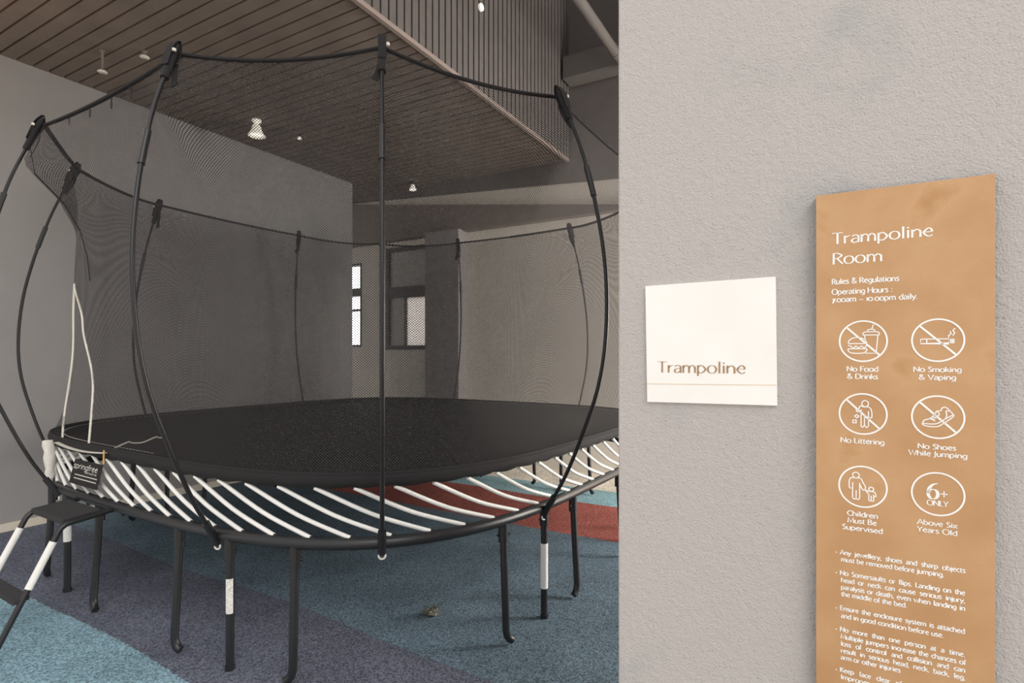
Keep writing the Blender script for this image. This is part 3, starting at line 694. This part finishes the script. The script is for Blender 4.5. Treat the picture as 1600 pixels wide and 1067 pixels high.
line(t_, '7.00am - 10.00pm daily.', 1299.5, 472.5, 1434, 8.4, a=.20, b=.12); put('opening_hours', t_)
for s_, x0, y0, x1 in (('No Food', 1322.6, 580, 1372.5), ('& Drinks', 1323, 591.5, 1372), ('No Smoking', 1426.7, 580.6, 1502.5), ('& Vaping', 1434.8, 592.8, 1494),
        ('No Littering', 1313, 690.6, 1382), ('No Shoes', 1433.4, 700, 1494), ('While Jumping', 1419.4, 710, 1511.5), ('Children', 1322.8, 804.6, 1372),
        ('Must Be', 1324, 815.5, 1370), ('Supervised', 1315.5, 825.7, 1379.5), ('Above Six', 1432.7, 818, 1496), ('Years Old', 1432.7, 829.4, 1496)):
    t_ = MB(); line(t_, s_, x0, y0, x1, 7.8, a=.22, b=.13); put('caption', t_)
rules = [('Any jewellery, shoes and sharp objects', 1312.4, 865.6, 1508.4, 1), ('must be removed before jumping.', 1314, 876.6, 1475, 0),
 ('No Somersaults or flips. Landing on the', 1312.4, 897.6, 1508, 1), ('head or neck can cause serious injury,', 1314, 909, 1508, 1),
 ('paralysis or death, even when landing in', 1314, 920, 1508, 1), ('the middle of the bed.', 1314, 930.6, 1417, 0),
 ('Ensure the enclosure system is attached', 1312.4, 952.6, 1507.6, 1), ('and in good condition before use.', 1314, 964.5, 1474.6, 0),
 ('No more than one person at a time.', 1312.4, 985.6, 1508, 1), ('Multiple jumpers increase the chances of', 1313.6, 997, 1509, 1),
 ('loss of control and collision and can', 1313.6, 1008, 1508, 1), ('result in serious head, neck, back, leg,', 1313.6, 1018.8, 1508, 1),
 ('arm or other injuries', 1313.6, 1029.3, 1407, 0), ('Keep face clear of', 1312.4, 1049, 1409, 1), ('Improper', 1313.6, 1060, 1359, 0)]
hs = None; t_ = None
t0 = MB(); hs = line(t0, 'must be removed before jumping.', 1314, 876.6, 1475, 7.2)
for s_, x0, y0, x1, j in rules:
    if x0 == 1312.4:
        if t_: put('rule_text', t_)
        t_ = MB(); a = L(1306.5, y0-3.2); stroke(t_, [(a[0]-.0008, a[1]), (a[0]+.0010, a[1])], .0019, .0019)
    line(t_, s_, x0, y0, x1, 7.2, a=.22, b=.13, justify=bool(j), hs=hs*.985)
put('rule_text', t_)

# pictograms, drawn in a unit circle
def arc(cx, cy, rx, ry, a0, a1, n=24): return [(cx+rx*cos(radians(a0+(a1-a0)*i/n)), cy+ry*sin(radians(a0+(a1-a0)*i/n))) for i in range(n+1)]
def sm(*p): return [(q.x, q.y) for q in cr([(x, y, 0) for x, y in p], 5)]
def smc(*p): q_ = sm(*p, p[0]); return q_
def man(x, y, k):
    return [arc(x, y+.30*k, .085*k, .10*k, 0, 360), sm((x-.09*k, y-.42*k), (x-.09*k, y+.02*k)), [(x-.09*k, y+.0*k), (x-.09*k, y-.50*k)],
            sm((x-.09*k, y-.50*k), (x-.045*k, y-.56*k), (x, y-.50*k)), sm((x, y-.50*k), (x+.045*k, y-.56*k), (x+.09*k, y-.50*k)), [(x, y-.5*k), (x, y-.18*k)], [(x+.09*k, y-.50*k), (x+.09*k, y+.02*k)]]
food = [sm((-.62, -.10), (-.60, .02), (-.42, .16), (-.15, .18), (.08, .06), (.16, -.10)), [(-.62, -.12), (.16, -.12)], sm((-.64, -.2), (-.5, -.26), (-.4, -.36), (-.3, -.24), (-.2, -.34), (-.06, -.24), (.04, -.33), (.16, -.22)),
        [(-.64, -.38), (.17, -.38)], sm((-.64, -.38), (-.6, -.52), (-.4, -.60), (-.05, -.60), (.12, -.52), (.17, -.38)),
        [(0, .30), (.68, .30)], sm((0, .30), (.02, .42), (.18, .46), (.34, .46), (.5, .46), (.66, .42), (.68, .30)), sm((.18, .46), (.22, .56), (.34, .58), (.46, .56), (.5, .46)),
        [(.36, .58), (.44, .82)], [(.06, .28), (.10, .10)], [(.62, .28), (.55, -.60), (.10, -.60)]]
smoke = [[(-.66, .06), (.42, .06), (.42, -.16), (-.66, -.16), (-.66, .06)], [(-.42, .06), (-.42, -.16)], [(.49, .06), (.49, -.16)], [(.55, .06), (.55, -.16)], [(.61, .06), (.61, -.16)],
         sm((.42, .12), (.42, .22), (.50, .30), (.48, .42)), sm((.56, .22), (.64, .34), (.58, .44), (.66, .56))]
litter = [arc(.10, .52, .14, .15, 0, 360), sm((-.10, -.55), (-.02, -.66), (.07, -.55)), sm((.07, -.55), (.16, -.66), (.25, -.55)), [(.07, -.55), (.07, 0)],
          [(-.07, -.58), (-.07, .22)], sm((-.07, .2), (-.22, .10), (-.28, .18), (-.18, .24), (-.1, .40), (.05, .35), (.25, .35), (.36, .2), (.38, -.15), (.28, -.15)), [(.24, .16), (.24, -.56)],
          [(-.36, -.12), (-.26, -.04), (-.16, -.12), (-.26, -.21), (-.36, -.12)], [(-.42, -.32), (-.28, -.32), (-.28, -.46), (-.42, -.46), (-.42, -.32)]]
shoe = [smc((-.58, -.28), (-.50, -.16), (-.30, -.08), (-.12, .12), (-.04, .28), (.12, .32), (.16, .44), (.30, .48), (.46, .32), (.60, .12), (.52, -.02), (.22, -.28), (0, -.44), (-.3, -.46), (-.56, -.40)),
        sm((-.58, -.32), (-.3, -.34), (-.02, -.30), (.22, -.12), (.58, .14)), sm((-.30, -.1), (-.2, -.12), (-.1, -.2)), sm((-.1, .1), (.0, .06), (.06, .16), (-.02, .26)), sm((.30, -.05), (.34, .1), (.32, .3), (.42, .3)), [(-.2, .02), (-.06, -.06)], [(-.26, -.04), (-.12, -.14)]]
family = [arc(-.28, .55, .14, .14, 0, 360), sm((-.56, -.12), (-.56, .25), (-.48, .40), (-.28, .40), (-.08, .40), (.02, .2), (.12, -.02), (.02, -.16), (-.10, .08)), [(-.56, -.12), (-.46, -.12)], [(-.42, .18), (-.42, -.58)], [(-.12, .18), (-.12, -.58)],
          sm((-.42, -.58), (-.34, -.66), (-.27, -.58)), sm((-.27, -.58), (-.2, -.66), (-.12, -.58)), [(-.27, -.58), (-.27, -.2)],
          arc(.36, -.08, .10, .10, 0, 360), sm((.08, -.08), (.2, -.18), (.36, -.2), (.50, -.22), (.56, -.40), (.48, -.44)), [(.08, -.12), (.26, -.34)], [(.26, -.34), (.26, -.66)], [(.26, -.66), (.46, -.66)], [(.46, -.66), (.46, -.34)], [(.36, -.4), (.36, -.66)]]
for nm, cx_, cy_, top, bot, art, slash in (('no_food_pictogram', 1348.3, 533, 500.4, 565.5, food, 1), ('no_smoking_pictogram', 1465, 531.5, 497.5, 565.5, smoke, 1),
        ('no_littering_pictogram', 1348, 646.7, 614, 679, litter, 1), ('no_shoes_pictogram', 1465, 651.7, 617.5, 685.7, shoe, 1),
        ('supervision_pictogram', 1347.7, 760.3, 727.5, 793, family, 0), ('minimum_age_pictogram', 1465, 771.8, 737.5, 806, None, 0)):
    c_ = L(cx_, cy_); rad = abs(L(cx_, top)[1]-L(cx_, bot)[1])/2*.965; t_ = MB()
    stroke(t_, [(c_[0]+rad*x, c_[1]+rad*y) for x, y in arc(0, 0, 1, 1, 0, 360, 72)[:-1]], .078*rad, .078*rad, True)
    if slash: stroke(t_, [(c_[0]-.69*rad, c_[1]+.69*rad), (c_[0]+.69*rad, c_[1]-.69*rad)], .09*rad, .09*rad)
    if art:
        for st_ in art: stroke(t_, [(c_[0]+rad*x, c_[1]+rad*y) for x, y in st_], .05*rad, .05*rad)
    else:
        text(t_, '6', c_[0]-.42*rad, c_[1]-.24*rad, c_[0]+.06*rad, .74*rad, .19, .05); text(t_, '+', c_[0]+.08*rad, c_[1]-.16*rad, c_[0]+.40*rad, .56*rad, .09, .09)
        text(t_, 'ONLY', c_[0]-.42*rad, c_[1]-.56*rad, c_[0]+.40*rad, .25*rad, .2, .12)
    put(nm, t_)
